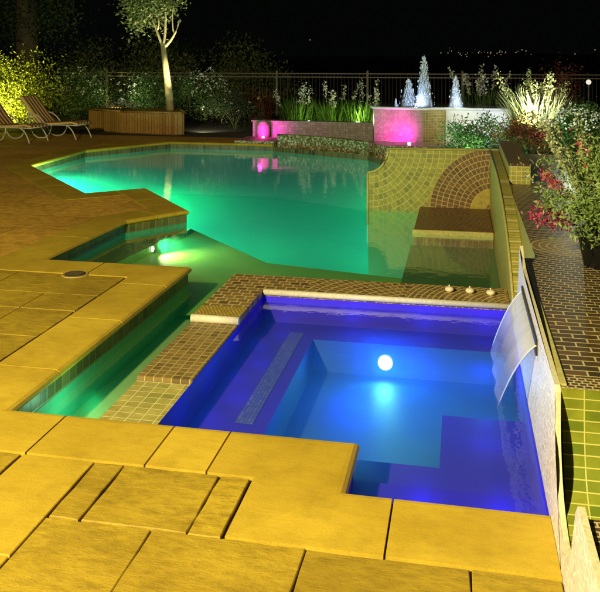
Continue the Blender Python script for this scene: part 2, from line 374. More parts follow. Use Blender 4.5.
# coping stones round the water
joints = {0: [.70 / .95], 1: [], 2: [.331, .49, .81], 3: [.19, .50, .80], 4: [.55], 5: [.5], 6: [.5], 7: [.5], 8: [.5], 9: [.25, .5, .75], 10: [.33, .66], 11: [.5], 12: [.33, .66]}
bm = B()
prof = [(.04, -.07), (.0, -.066), (-.022, -.052), (-.03, -.035), (-.022, -.016), (-.004, -.003), (.02, 0), (.44, 0), (.44, -.06)]
for i in range(len(E_) - 1):
    a, b = Vector(E_[i]), Vector(E_[i + 1]); a2, b2 = Vector(Q_[i]), Vector(Q_[i + 1]); L = (b - a).length
    cuts = [0] + sorted(joints.get(i, [])) + [1]
    for t0, t1 in zip(cuts, cuts[1:]):
        g0 = .005 / L if t0 > 0 else 0; g1 = .005 / L if t1 < 1 else 0
        ends = []
        for k, t in ((0, t0 + g0), (1, t1 - g1)):
            e = a.lerp(b, t)
            if t in (0, 1): w2 = (a2 if t == 0 else b2)
            else:
                dn = Vector((-(b - a).y, (b - a).x)).normalized(); w2 = e + dn * W_
            ends.append([bm.verts.new((*(e + (w2 - e) * d / W_), z)) for d, z in prof])
        for k in range(len(prof) - 1): bm.faces.new((ends[0][k], ends[1][k], ends[1][k + 1], ends[0][k + 1]))
        bm.faces.new(ends[0]); bm.faces.new(ends[1][::-1])
bmesh.ops.recalc_face_normals(bm, faces=bm.faces)
struct('coping', bm, M['coping'])

# paving slabs near the camera (real stones with open joints over a mortar bed)
def slab(bm, x0, x1, y0, y1, g=.006, ch=.004):
    x0 += g; x1 -= g; y0 += g; y1 -= g; dz = random.uniform(-.002, .002)
    nx = max(2, int((x1 - x0) / .12)); ny = max(2, int((y1 - y0) / .12))
    b = [(x0 + (x1 - x0) * k / nx, y0) for k in range(nx)] + [(x1, y0 + (y1 - y0) * k / ny) for k in range(ny)] + \
        [(x1 - (x1 - x0) * k / nx, y1) for k in range(nx)] + [(x0, y1 - (y1 - y0) * k / ny) for k in range(ny)]
    cx, cy = (x0 + x1) / 2, (y0 + y1) / 2
    b = [(px + random.uniform(-1, 1) * .004 * sl, py + random.uniform(-1, 1) * .004 * sl) for px, py in b]
    top = [bm.verts.new((px + (ch if px < cx else -ch), py + (ch if py < cy else -ch), dz)) for px, py in b]
    mid = [bm.verts.new((px, py, dz - ch)) for px, py in b]; low = [bm.verts.new((px, py, -.05)) for px, py in b]
    bm.faces.new(top); n = len(b)
    for s_, t_ in ((mid, top), (low, mid)):
        for k in range(n): bm.faces.new((s_[k], s_[(k + 1) % n], t_[(k + 1) % n], t_[k]))
sl = 1.0
bm = B()
rough = [(-1.85, -1.69, 3.345, 3.845), (-1.69, -1.18, 3.345, 3.845), (-1.18, -1.025, 3.345, 3.845),
         (-1.85, -1.34, 2.62, 3.342), (-1.34, -.65, 2.62, 3.342), (-.65, .04, 2.62, 3.342), (.04, .397, 2.62, 3.342),
         (-3.09, -2.27, 3.345, 3.845), (-3.09, -2.27, 2.62, 3.342)]
y = 2.615
while y > -5:
    h = random.choice([.45, .62, .78]); xx = .397
    while xx > -3.0:
        w = random.choice([.4, .7, .95]); w = min(w, xx + 3.09)
        if xx - w < -2.8: w = xx + 3.09
        rough.append((xx - w, xx, y - h, y)); xx -= w
    y -= h + .003
y = 7.09
while y > -5:
    h = random.choice([.42, .6, .8]); xx = -3.105
    while xx > -11:
        w = random.choice([.5, .8, 1.1, 1.3]); rough.append((xx - w, xx, y - h, y)); xx -= w
    y -= h + .003
for r_ in rough: slab(bm, *r_, g=random.choice([.003, .004, .005]))
struct('paving', bm, M['slab'])
bm = B(); sl = .3
for r_ in [(-2.265, -1.855, 3.05, 3.847), (-2.265, -1.855, 2.62, 3.047)]: slab(bm, *r_, g=.004)
struct('paving_band', bm, M['coping'])
bm = B()
sheet(bm, [(-12, -6), (.375, -6), (.375, 3.75), (-.62, 3.75), (-.62, 4.25), (-2.70, 4.25), (-2.70, 7.3), (-12, 7.3)], -.02)
struct('mortar_bed', bm, M['mortar'])
# far deck
far_pts = [(-30, 7.1)] + [Q_[5]] + list(Q_[6:]) + [(-4.35, 19.6), (-30, 19.6)]
far_pts[1] = (Q_[5][0], 7.1)
bm = B(); sheet(bm, far_pts, -.004); sheet(bm, [(-30, -6), (-11.6, -6), (-11.6, 7.095), (-30, 7.095)], -.006)
struct('deck', bm, M['deck'])
# soil of the yard and the hillside beyond
bm = B(); sheet(bm, [(-30, 19.61), (-4.35, 19.61), (-4.35, 18.9), (-1.9, 17.6), (.6, 17.0), (.6, 12.2), (30, 12.2), (30, 34), (-30, 34)], -.012)
struct('yard_soil', bm, M['soil'])
bm = B(); sheet(bm, [(-2500, -60), (2500, -60), (2500, 2600), (-2500, 2600)], -3.2)
struct('ground', bm, M['terrain'])
bm = B()
ridge = [(-900, 0)] + [(x_, 1.5 + 2.5 * math.sin(x_ * .011) + 2 * math.sin(x_ * .031 + 1)) for x_ in range(-880, 900, 30)] + [(900, 0)]
top = [bm.verts.new((x_, 640, z_)) for x_, z_ in ridge]; bot = [bm.verts.new((x_, 420, -3.3)) for x_, z_ in ridge]
for i in range(len(ridge) - 1): bm.faces.new((bot[i], bot[i + 1], top[i + 1], top[i]))
struct('hills', bm, M['terrain'])

# ------------------------------------------------------------------ pool basin
WZ = -.15
bm = B(); uvl = bm.loops.layers.uv.verify()
def wallstrip(path, z0, z1, mi):
    d = 0
    for a, b in zip(path, path[1:]):
        L = math.dist(a, b); f = bm.faces.new([bm.verts.new(p) for p in ((*a, z0), (*b, z0), (*b, z1), (*a, z1))]); f.material_index = mi
        for l, c in zip(f.loops, [(d, z0), (d + L, z0), (d + L, z1), (d, z1)]): l[uvl].uv = c
        d += L
pool_edge = E_[3:] + [(-1.95, 17.1), (-.9, 15.2), (.40, 14.4)]
wallstrip(pool_edge, -1.5, -.055, 0)
DEEP = [(-3.75, 10.8)] + E_[7:] + [(-1.95, 17.1), (-.9, 15.2), (.40, 14.4), (.40, 9.68), (-.62, 9.68), (-.62, 8.85), (-2.25, 9.2)]
sheet(bm, DEEP, -1.25, 1)
sheet(bm, [(-2.65, 7.2), (-2.1, 7.2), (.40, 7.2), (.40, 8.0), (-.62, 8.85), (-2.25, 9.2), (-3.75, 10.8), (-3.95, 7.5)], -.36, 2)
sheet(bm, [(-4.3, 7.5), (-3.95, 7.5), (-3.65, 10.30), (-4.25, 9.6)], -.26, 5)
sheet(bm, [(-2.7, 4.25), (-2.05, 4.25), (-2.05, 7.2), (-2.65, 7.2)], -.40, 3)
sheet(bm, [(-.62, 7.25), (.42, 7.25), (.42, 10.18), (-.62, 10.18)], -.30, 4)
wallstrip([(-3.75, 10.8), (-2.25, 9.2), (-.62, 8.85), (-.62, 9.68), (.40, 9.68)], -1.3, -.36, 2)
wallstrip([(-.62, 7.25), (-.62, 10.18)], -.36, -.30, 4)
wallstrip([(-3.95, 7.5), (-3.65, 10.25)], -.36, -.26, 2)
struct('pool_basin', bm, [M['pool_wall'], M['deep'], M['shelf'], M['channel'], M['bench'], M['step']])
bm = B()
prism(bm, [(-2.655, 4.27), (-2.06, 4.27), (-2.06, 7.20), (.43, 7.20), (.43, 14.45), (-.88, 15.25), (-1.9, 17.15)] + [(a - .012, b_) for a, b_ in E_[4:][::-1]], -1.6, WZ)
struct('pool_water', bm, M['water'])
# ------------------------------------------------------------------ spa basin
SZ = -.055
bm = B(); uvl = bm.loops.layers.uv.verify()
SP = [(.399, 3.8), (-.57, 3.8), (-.57, 4.3), (-1.712, 4.3), (-1.712, 6.86), (.399, 6.86)]
wallstrip(SP + [SP[0]], -.8, -.026, 0)
WELL = [(-1.2, 4.62), (-.12, 4.62), (-.12, 5.3), (.405, 5.3), (.405, 6.5), (-1.2, 6.5)]
ring = [(-1.72, 4.3), (-1.2, 4.62), (-1.2, 6.5), (.405, 6.5), (.405, 6.95), (-1.72, 6.95)]
sheet(bm, ring, -.25, 0)
sheet(bm, [(-1.72, 4.3), (-.57, 4.3), (-.12, 4.62), (-1.2, 4.62)], -.25, 0)
sheet(bm, [(-.57, 4.3), (.405, 4.3), (.405, 5.3), (-.12, 5.3), (-.12, 4.62)], -.25, 0)
sheet(bm, [(-.57, 3.95), (.405, 3.95), (.405, 4.3), (-.57, 4.3)], -.20, 0)
sheet(bm, [(-.57, 3.8), (.405, 3.8), (.405, 3.95), (-.57, 3.95)], -.12, 2)
wallstrip([(-.57, 3.95), (.405, 3.95)], -.2, -.12, 0); wallstrip([(-.57, 4.3), (.405, 4.3)], -.25, -.2, 0)
wallstrip([WELL[-1]] + WELL, -.52, -.25, 1)
sheet(bm, WELL, -.51, 1)
sheet(bm, [(-1.42, 4.92), (-1.30, 4.92), (-1.30, 6.62), (-1.42, 6.62)], -.246, 2)
struct('spa_basin', bm, [M['spa'], M['spa_deep'], M['spa_trim']])
bm = B(); prism(bm, [(.41, 3.79), (-.575, 3.79), (-.575, 4.29), (-1.72, 4.29), (-1.72, 6.90), (.41, 6.90)], -.85, SZ); struct('spa_water', bm, M['spa_water'])

# ------------------------------------------------------------------ weir between channel, pool and spa
w = thing('stepped_weir', 'low tiled weir wall that steps round the blue spa between it and the green water', 'wall', (-1.9, 4.3, -.5))
def child(name, bm, mat, root, **k):
    bmesh.ops.translate(bm, verts=bm.verts, vec=-Vector(root.location)); return obj(name, bm, mat, root, **k)
bm = B(); box(bm, -2.1, -1.715, 4.28, 4.965, -.6, -.045, bev=.004); o = child('lower_tier', bm, M['weir_front'], w); o['label'] = 'lowest tier faced with yellow green tiles'
bm = B(); box(bm, -2.1, -1.715, 4.97, 6.06, -.6, -.018, bev=.004); child('middle_tier', bm, M['weir_mid'], w)
bm = B(); prism(bm, [(-2.1, 6.07), (-1.715, 6.07), (-1.715, 6.87), (.398, 6.87), (.398, 7.30), (-2.1, 7.30)], -.6, .03); child('upper_tier', bm, M['weir_rear'], w)
bm = B(); tube(bm, [(-2.105, 6.075, .006), (-1.71, 6.075, .006)], .032, 10); tube(bm, [(-1.71, 6.868, .006), (.397, 6.868, .006)], .026, 10)
child('pale_lip', bm, M['lip'], w)
for k, (ku, kv, lab) in enumerate([(-.10, 7.10, 'left'), (.075, 7.09, 'middle'), (.25, 7.07, 'right')]):
    kn = thing('brass_nozzle', ['small pale rounded water nozzle on the weir, farthest from the tall side wall', 'small pale rounded water nozzle on the weir, between its two neighbours', 'small pale rounded water nozzle on the weir, nearest to the tall side wall'][k], 'nozzle', (ku, kv, .03), 0, 'pale nozzles on the weir')
    bm = B(); lathe(bm, [(.026, 0), (.026, .012), (.045, .018), (.052, .035), (.046, .052), (.026, .064), (.012, .066)], 0, 0, 16); obj('cap', bm, M['knob'], kn); kn.scale = (.75, .75, .75)
    bm = B(); lathe(bm, [(.008, .066), (.008, .085), (.003, .09)], 0, 0, 8); obj('jet_tip', bm, M['knob'], kn)

# tan block seat in front of the mosaic wall
b = thing('tiled_platform', 'square brown tiled block standing just above the water before the arc mosaic wall', 'platform', (0, 10.4, -.4))
bm = B(); box(bm, -.585, .395, 10.19, 11.74, -1.3, -.105, bev=.005); child('block', bm, M['block_top'], b)
bm = B(); box(bm, -.60, .395, 10.145, 10.188, -.19, -.098, bev=.006); child('front_edge', bm, M['edge_yellow'], b)

# ------------------------------------------------------------------ mosaic wall across the pool
mw = thing('arc_mosaic_wall', 'mosaic wall with fan of brown arcs and a scooped left shoulder, rising from the pool', 'wall', (-.4, 11.75, -.4))
scoop = [(-1.34, .36)] + [(-1.34 + .30 * math.sin(t) , .72 - .36 * math.cos(t)) for t in [PI / 2 * k / 10 for k in range(1, 11)]]
pr = [(-1.34, -1.3)] + scoop + [(.52, .73), (.52, -1.3)]
bm = B(); extrude_profile(bm, pr, 'y', 11.75, 11.95, 0, 1); child('wall_face', bm, [M['arc'], M['edge_yellow']], mw)
edge = [(a - .006, 11.744, c + .012) for a, c in scoop] + [(.52, 11.744, .742)]
bm = B(); tube(bm, edge, .018, 8); child('rim', bm, M['edge_yellow'], mw)
bm = B(); tube(bm, [(-1.345, 11.744, .36), (-1.345, 11.744, -.4)], .018, 8); child('corner_trim', bm, M['edge_yellow'], mw)

# ------------------------------------------------------------------ wave walls along the right side
def arcpts(p0, p1, p2, n=12): return [tuple(v) for v in bez((*p0, 0), (*p1, 0), (*p2, 0), n)]
def prof2(l): return [(a[0], a[1]) for a in l]
pw = thing('pool_wave_wall', 'yellow tiled garden wall beside the pool, sweeping down from the mosaic wall to a low notch', 'wall', (.46, 9, -.4))
top = [(11.72, .74), (9.6, .72)] + prof2(arcpts((9.4, .71), (7.3, .66), (6.42, .07)))
bm = B(); extrude_profile(bm, [(11.72, -1.3)] + top + [(6.42, -1.0)], 'x', .402, .52, 0, 1); child('wall_face', bm, [M['wave_yellow'], M['wave_yellow']], pw)
bm = B(); tube(bm, [(.405, a, c + .004) for a, c in top], .012, 6); child('edge_trim', bm, M['edge_yellow'], pw)
swt = prof2(arcpts((6.40, .04), (6.02, .25), (5.77, .77))) + [(5.66, .715), (5.5, .682), (5.2, .668), (3.64, .664)] + prof2(arcpts((3.62, .64), (3.665, .12), (3.20, .155), 18))
sw = thing('spa_wave_wall', 'pale pebble faced wall of the spa with a pointed sail at its far end', 'wall', (.43, 5, -.4))
bm = B(); extrude_profile(bm, [(6.40, -.9)] + swt + [(3.20, -.5)], 'x', .40, .424, 0, 1); child('wall_face', bm, [M['pebble'], M['wall_top']], sw)
bm = B(); box(bm, .4245, .452, 3.65, 5.72, .656, .666); child('edge_strip', bm, M['edge_yellow'], sw)
bm = B(); box(bm, .388, .399, 4.42, 5.44, .50, .585); o = child('water_slot', bm, M['slot'], sw)
nt_ = [(3.19, .155), (3.1, .27), (2.99, .47), (2.93, .525), (2.8, .52), (-2.0, .52)]
nw = thing('near_wave_wall', 'pale pointed wall end beside the front stone paving, nearest to the viewer', 'wall', (.43, 1, -.4))
bm = B(); extrude_profile(bm, [(3.19, -.5)] + nt_ + [(-2.0, -.5)], 'x', .40, .424, 0, 1); child('wall_face', bm, [M['pebble'], M['wall_top']], nw)
# terrace body: flat top then quarter pipe ramp
def ramp(bm, pts, u0, u1, mi):
    uvl = bm.loops.layers.uv.verify(); d = 0
    for a, b in zip(pts, pts[1:]):
        L = math.dist(a, b)
        f = bm.faces.new([bm.verts.new(p) for p in ((u0, a[0], a[1]), (u0, b[0], b[1]), (u1, b[0], b[1]), (u1, a[0], a[1]))]); f.material_index = mi; f.smooth = True
        for l, c in zip(f.loops, [(0, -d), (0, -d - L), (u1 - u0, -d - L), (u1 - u0, -d)]): l[uvl].uv = c
        d += L
    bmesh.ops.remove_doubles(bm, verts=bm.verts, dist=1e-5); bmesh.ops.recalc_face_normals(bm, faces=bm.faces)
bm = B(); box(bm, .427, 6, 3.74, 5.9, -.4, .655); box(bm, .427, 6, 3.634, 3.739, .635, .655); box(bm, .522, 6, 5.905, 12.1, -.4, .655, mi=1, top_mi=0)
struct('terrace', bm, [M['terrace'], M['side_yellow']])
tr = thing('lime_tile_ramp', 'lime green tiled quarter pipe slope dropping from the brown paving', 'ramp', (2, 3.5, 0))
rp_ = [(3.621, .659)] + [(a + .006, c - .006) for a, c in prof2(arcpts((3.62, .64), (3.665, .12), (3.20, .155), 18))] + [(3.12, .146)]
bm = B(); ramp(bm, rp_, .425, 6, 0); child('slope', bm, M['ramp'], tr)
# lower terrace
bm = B(); box(bm, .426, 6, -3, 2.90, -.4, .50); struct('lower_terrace', bm, [M['terrace']])
bm = B(); ramp(bm, [(2.905, .495), (2.99, .40), (3.10, .2), (3.145, .12)], .426, 6, 0); tagr = obj('lower_slope', bm, M['ramp'], loc=(2, 3, 0)); tag(tagr, 'short green tiled bank behind the nearest pale wall point', 'bank')
# pedestal block
pb = thing('tiled_pedestal', 'small yellow tiled block behind the red flower spikes beside the mosaic wall end', 'block', (.64, 10.4, .655))
bm = B(); box(bm, .53, .76, 9.25, 11.7, .655, .86); child('block_face', bm, M['front_yellow'], pb)
bm = B(); box(bm, .52, .775, 9.235, 11.7, .861, .885, bev=.004); child('cap', bm, M['terrace'], pb)
# ------------------------------------------------------------------ sheet of water pouring into the spa
bm = B(); uvl = bm.loops.layers.uv.verify(); nu, nv = 24, 20; grid = []
for i in range(nu + 1):
    s_ = i / nu; row = []
    for j in range(nv + 1):
        t = j / nv; v0 = 5.42 + (4.42 - 5.42) * s_
        row.append(bm.verts.new((.392 - .175 * t - .01 * math.sin(s_ * 19) * t, v0 + .62 * t * (.4 + .6 * t), .555 - .62 * (.35 * t + .65 * t * t))))
    grid.append(row)
for i in range(nu):
    for j in range(nv):
        f = bm.faces.new((grid[i][j], grid[i + 1][j], grid[i + 1][j + 1], grid[i][j + 1])); f.smooth = True
        for l, c in zip(f.loops, [(i / nu, j / nv), ((i + 1) / nu, j / nv), ((i + 1) / nu, (j + 1) / nv), (i / nu, (j + 1) / nv)]): l[uvl].uv = c
rims = [[tuple(v.co) for v in grid[i]] for i in (0, nu)]
o = obj('water_sheet', bm, M['sheet'], loc=(.3, 5, -.05)); 
for rim_ in rims:
    bm = B(); tube(bm, rim_[:-1], .0045, 6, .0035); e_ = obj('edge_stream', bm, M['rim_water'], o); e_.location = (-.3, -5, .05)
tag(o, 'thin curved sheet of water pouring from the slot in the pale wall into the spa', 'waterfall')

# ------------------------------------------------------------------ skimmer lid
sk = thing('skimmer_lid', 'round dark deck lid with a pale ring set in the stone paving', 'lid', (-3.62, 7.08, 0))
def skz(): pass
bm = B(); lathe(bm, [(.125, -.02), (.125, .004), (.120, .007), (.105, .007), (.102, .003)], 0, 0, 32); obj('ring', bm, M['lid_ring'], sk)
bm = B(); lathe(bm, [(.098, .003), (.098, .010), (.09, .012)], 0, 0, 32)
for k in range(5): box(bm, -.07, .07, -.055 + k * .026, -.043 + k * .026, .012, .016)
obj('cover', bm, M['lid_dark'], sk)

# ------------------------------------------------------------------ loungers
def lounger(name, label, loc, rz):
    t = thing(name, label, 'lounger', loc, rz, 'striped loungers by the planter')
    uvsheet = lambda bm, pts, w0, w1, th: cushion(bm, pts, w0, w1, th)
    for nm, pts in (('seat_cushion', [(0, .36), (.25, .345), (.6, .37), (.95, .40), (1.12, .37)]), ('back_cushion', [(.02, .37), (-.18, .55), (-.40, .80), (-.58, 1.0), (-.62, 1.01)])):
        bm = B(); uvl = bm.loops.layers.uv.verify(); th = .045
        n = len(pts); up = []
        for i in range(n):
            a = Vector((*pts[max(i - 1, 0)],)); b_ = Vector((*pts[min(i + 1, n - 1)],)); d = (b_ - a).normalized(); nn = Vector((-d.y, d.x))
            if nn.y < 0: nn = -nn
            up.append(nn)
        NW = 10
        def ringv(i):
            p = Vector(pts[i]); out = []
            for k in range(NW + 1): out.append((p.x + up[i].x * th, -.29 + .58 * k / NW, p.y + up[i].y * th))
            return out
        T = [[bm.verts.new(c) for c in ringv(i)] for i in range(n)]
        Bo = [[bm.verts.new((pts[i][0], -.29 + .58 * k / NW, pts[i][1])) for k in range(NW + 1)] for i in range(n)]
        def quad(vs, ks):
            f = bm.faces.new(vs)
            for l, k in zip(f.loops, ks): l[uvl].uv = (0, k)
        for i in range(n - 1):
            for k in range(NW):
                y0, y1 = k / NW, (k + 1) / NW
                quad((T[i][k], T[i + 1][k], T[i + 1][k + 1], T[i][k + 1]), (y0, y0, y1, y1)); quad((Bo[i][k + 1], Bo[i + 1][k + 1], Bo[i + 1][k], Bo[i][k]), (y1, y1, y0, y0))
            quad((T[i][0], Bo[i][0], Bo[i + 1][0], T[i + 1][0]), (.02,) * 4); quad((T[i + 1][NW], Bo[i + 1][NW], Bo[i][NW], T[i][NW]), (.98,) * 4)
        for i in (0, n - 1):
            for k in range(NW): quad((T[i][k], T[i][k + 1], Bo[i][k + 1], Bo[i][k]), (k / NW, (k + 1) / NW, (k + 1) / NW, k / NW))
        bmesh.ops.recalc_face_normals(bm, faces=bm.faces)
        obj(nm, bm, M['cushion'], t)
    bm = B()
    for s_ in (-.31, .31):
        tube(bm, bez((1.14, s_, .36), (.6, s_, .36), (.0, s_, .34), 6), .016)
        tube(bm, [(0, s_, .34), (-.2, s_, .53), (-.60, s_, .99)], .016)
    for xx, zz in ((1.14, .36), (-.60, .99), (.0, .33)): tube(bm, [(xx, -.31, zz), (xx, .31, zz)], .014)
    obj('frame', bm, M['white_tube'], t)
    for s_ in (-.31, .31):
        bm = B(); tube(bm, bez((.78, s_, .36), (1.0, s_, .34), (1.13, s_, .0), 8), .016); obj('leg', bm, M['white_tube'], t)
        bm = B(); tube(bm, [*bez((-.32, s_, .66), (-.30, s_, .05), (.0, s_, .02), 8), *bez((.05, s_, .02), (.36, s_, .0), (.38, s_, .36), 8)], .016); obj('leg', bm, M['white_tube'], t)
        bm = B(); tube(bm, bez((-.34, s_, .62), (-.05, s_, .66), (.16, s_, .40), 8), .017); obj('armrest', bm, M['white_tube'], t)
    return t
lounger('pool_lounger', 'striped lounger with white tube legs standing beside the tiled planter', (-10.36, 18.75, 0), R(-10))
lounger('pool_lounger', 'striped lounger with its backrest cut off by the left edge of the view', (-11.05, 17.9, 0), R(-14))

# ------------------------------------------------------------------ planter with slats, fence, fountain group
ph = thing('tiled_planter', 'long brown planter wall of upright narrow tiles under the pale trunked tree', 'planter', (-8.7, 20.3, 0))
bm = B(); prism(bm, [(-10.3, 20.95), (-9.0, 20.25), (-7.35, 19.95), (-7.2, 20.2), (-7.95, 21.8), (-10.3, 22.3)], -.02, .56); child('planter_wall', bm, [M['planter_tile'], M['soil']], ph)
bm = B()
for a, b_ in (((-10.32, 20.93), (-9.0, 20.23)), ((-9.0, 20.23), (-7.35, 19.93)), ((-7.35, 19.93), (-7.19, 20.19)), ((-7.19, 20.19), (-7.95, 21.8))): tube(bm, [(*a, .575), (*b_, .575)], .028, 8)
child('planter_rim', bm, M['planter_tile'], ph)

fe = thing('iron_fence', 'dark iron picket fence across the back of the garden', 'fence', (-3, 27, 0))
bm = B()
for zz in (.12, 1.34, 1.46): box(bm, -22, 9, 26.98, 27.02, zz - .018, zz + .018)
child('rail', bm, M['iron'], fe)
bm = B()
k = 0; xx = -22
while xx < 9:
    tube(bm, [(xx, 27, .02), (xx, 27, 1.45)], .009, 5); xx += .125
o = child('pickets', bm, M['iron'], fe)
for k in range(10):
    xx = -22 + k * 3.15 + .0
    bm = B(); box(bm, xx - .035, xx + .035, 26.96, 27.04, 0, 1.54, bev=.004); lathe(bm, [(.05, 1.54), (.05, 1.555), (.01, 1.60)], xx, 27, 10); child('post', bm, M['iron'], fe)

lw = thing('low_feature_wall', 'long low pale tiled wall behind the pool, magenta lit at its left end', 'wall', (-3.3, 19.6, 0))
bm = B(); prism(bm, [(-5.15, 19.55), (-1.5, 19.3), (-1.5, 19.6), (-5.15, 19.85)], -.02, .42); child('wall_face', bm, M['pale_wall'], lw)
bm = B(); prism(bm, [(-5.18, 19.52), (-1.47, 19.27), (-1.47, 19.62), (-5.18, 19.88)], .421, .455); child('wall_cap', bm, M['pale_wall'], lw)
fd = thing('left_fountain_dish', 'shallow tiled spill dish at the pool edge glowing magenta, left of the speckled wall', 'fountain', (-4.8, 18.9, 0))
bm = B(); prism(bm, [(-5.3, 18.40), (-4.32, 18.37), (-4.1, 19.2), (-5.25, 19.45)], -.3, .06); child('dish', bm, M['speckle'], fd)
bm = B(); lathe(bm, [(.03, .06), (.035, .08), (.02, .09)], -4.78, 19.15, 12); child('lamp', bm, M['lens_pink'], fd)
bm = B(); lathe(bm, [(.17, .06), (.17, .32), (.14, .42), (.07, .48)], -4.83, 19.38, 16); child('spout_column', bm, M['drum'], fd)
sp = thing('speckled_wall', 'speckled stone mosaic wall curving along the back edge of the pool', 'wall', (-3, 17.9, 0))
arc = [tuple(v)[:2] for v in bez((-4.25, 18.42, 0), (-3.1, 18.25, 0), (-1.95, 17.15, 0), 12)]
arc2 = [(a + .12, b_ + .28) for a, b_ in arc]
bm = B(); prism(bm, arc + arc2[::-1], -1.2, .20); child('wall_face', bm, M['speckle'], sp)
bm = B(); tube(bm, [(a - .0, b_, .205) for a, b_ in arc], .03, 8); child('wall_edge', bm, M['speckle'], sp)
# upper fountain basin
ub = thing('fountain_tower', 'raised fountain basin with a magenta lit front and three water jets on top', 'fountain', (-1, 18.3, 0))
fr = [(-2.0, 18.3), (-1.9, 18.0), (-.80, 17.75)]
bm = B(); prism(bm, [(-2.0, 18.5), (-1.92, 18.0), (-.82, 17.72), (-.80, 19.6), (-2.0, 19.6)], -.02, .90); child('front_wall', bm, M['drum'], ub)
cv = [tuple(v)[:2] for v in bez((-.815, 17.72, 0), (-.55, 17.95, 0), (-.34, 17.93, 0), 8)]
bm = B(); prism(bm, cv + [(-.34, 19.6), (-.795, 19.6)], -.02, .895); child('curved_side', bm, M['drum_curve'], ub)
bm = B(); prism(bm, [(-.335, 18.0), (1.05, 17.85), (1.05, 19.6), (-.335, 19.6)], -.02, .88); child('side_wall', bm, M['white_wall'], ub)
bm = B(); rim = [(-2.04, 18.5), (-1.95, 17.96), (-.82, 17.68), (-.55, 17.88), (-.33, 17.9), (1.08, 17.80)]
tube(bm, [(*p_, .915) for p_ in rim], .03, 8); child('basin_rim', bm, M['white_wall'], ub)
bm = B(); sheet(bm, [(-2.02, 18.5), (-1.93, 17.98), (-.82, 17.70), (-.55, 17.9), (-.33, 17.92), (1.06, 17.82), (1.06, 19.6), (-2.02, 19.6)], .935); child('water_top', bm, M['basin_water'], ub)
fd2 = thing('right_fountain_dish', 'magenta lit spill dish at the foot of the raised fountain basin', 'fountain', (-1.3, 17.3, 0))
bm = B(); prism(bm, [(-2.25, 17.7), (-1.6, 17.05), (-.45, 16.95), (-.15, 17.6), (-.8, 17.69), (-1.9, 17.95)], -.4, .17); child('dish', bm, M['speckle'], fd2)
bm = B(); sheet(bm, [(-2.1, 17.68), (-1.55, 17.15), (-.5, 17.05), (-.25, 17.55), (-.8, 17.66), (-1.85, 17.9)], .176); child('dish_water', bm, M['basin_water'], fd2)
bm = B(); lathe(bm, [(.03, .17), (.035, .20), (.02, .21)], -1.1, 17.45, 12); child('lamp', bm, M['lens_pink'], fd2)
def jet(name, label, u, v, z0, h, r, seed):
    rr = random.Random(seed); t = thing(name, label, 'water jet', (u, v, z0), 0, 'fountain jets')
    q = G('fountain_mist'); x, y, z = q.xyz(q.n('TexCoord').outputs['Object'])
    nz = q.noise(q.n('Mapping', {'Vector': q.pos(), 'Scale': (1, 1, .28)}).outputs[0], 15, 5, .7)
    rad_ = q.m_('SQRT', q.m_('ADD', q.m_('MULTIPLY', x, x), q.m_('MULTIPLY', y, y)))
    env = q.m_('MULTIPLY', q.m_('POWER', q.m_('MAXIMUM', .0005, q.m_('SUBTRACT', 1.02, q.m_('DIVIDE', z, h))), .8), r * 1.15)
    k_ = q.m_('MAXIMUM', 0., q.m_('SUBTRACT', 1., q.m_('DIVIDE', rad_, q.m_('ADD', env, .012))))
    den = q.m_('MULTIPLY', q.m_('MULTIPLY', k_, q.rng(nz, .40, .64, .0, 1.)), q.rng(q.noise(q.pos(), 7, 3), .35, .62, 8., 75.))
    q.nt.links.new(q.n('VolumeScatter', {'Color': (.95, .97, 1, 1), 'Density': den, 'Anisotropy': .1}).outputs[0], q.out.inputs[1])
    bm = B(); lathe(bm, [(r * 1.3, 0), (r * 1.2, h * .3), (r * .8, h * .75), (.03, h * 1.05)], 0, 0, 18)
    obj('mist', bm, q.m, t)
    bm = B(); n = int(650 * h)
    for i in range(n):
        q_ = rr.random() ** 1.1; a = rr.random() * 2 * PI; rad = r * ((1 - q_) ** .6 * abs(rr.gauss(0, .62)) + abs(rr.gauss(0, .10))); s_ = .004 + .009 * rr.random() ** 2
        m4 = Matrix.Translation((rad * math.cos(a), rad * math.sin(a), h * (.98 * q_ + .03 * rr.random()))) @ Matrix.Diagonal((s_, s_, s_ * (1.5 + 2.5 * rr.random()), 1))
        bmesh.ops.create_icosphere(bm, subdivisions=1, radius=1, matrix=m4)
    o = obj('spray', bm, M['spray'], t); o['kind'] = 'stuff'
jet('water_jet', 'tallest white water jet on the raised fountain basin', -.82, 18.35, .93, 1.12, .17, 1)
jet('water_jet', 'short wide bluish water jet just left of the tallest one', -1.18, 18.6, .93, .60, .17, 2)
jet('water_jet', 'separate white water jet on the right of the fountain basin', -.12, 18.4, .93, .68, .14, 3)
jet('water_jet', 'tiny bubbling spout at the left rim of the fountain basin', -1.45, 18.2, .93, .16, .03, 4)

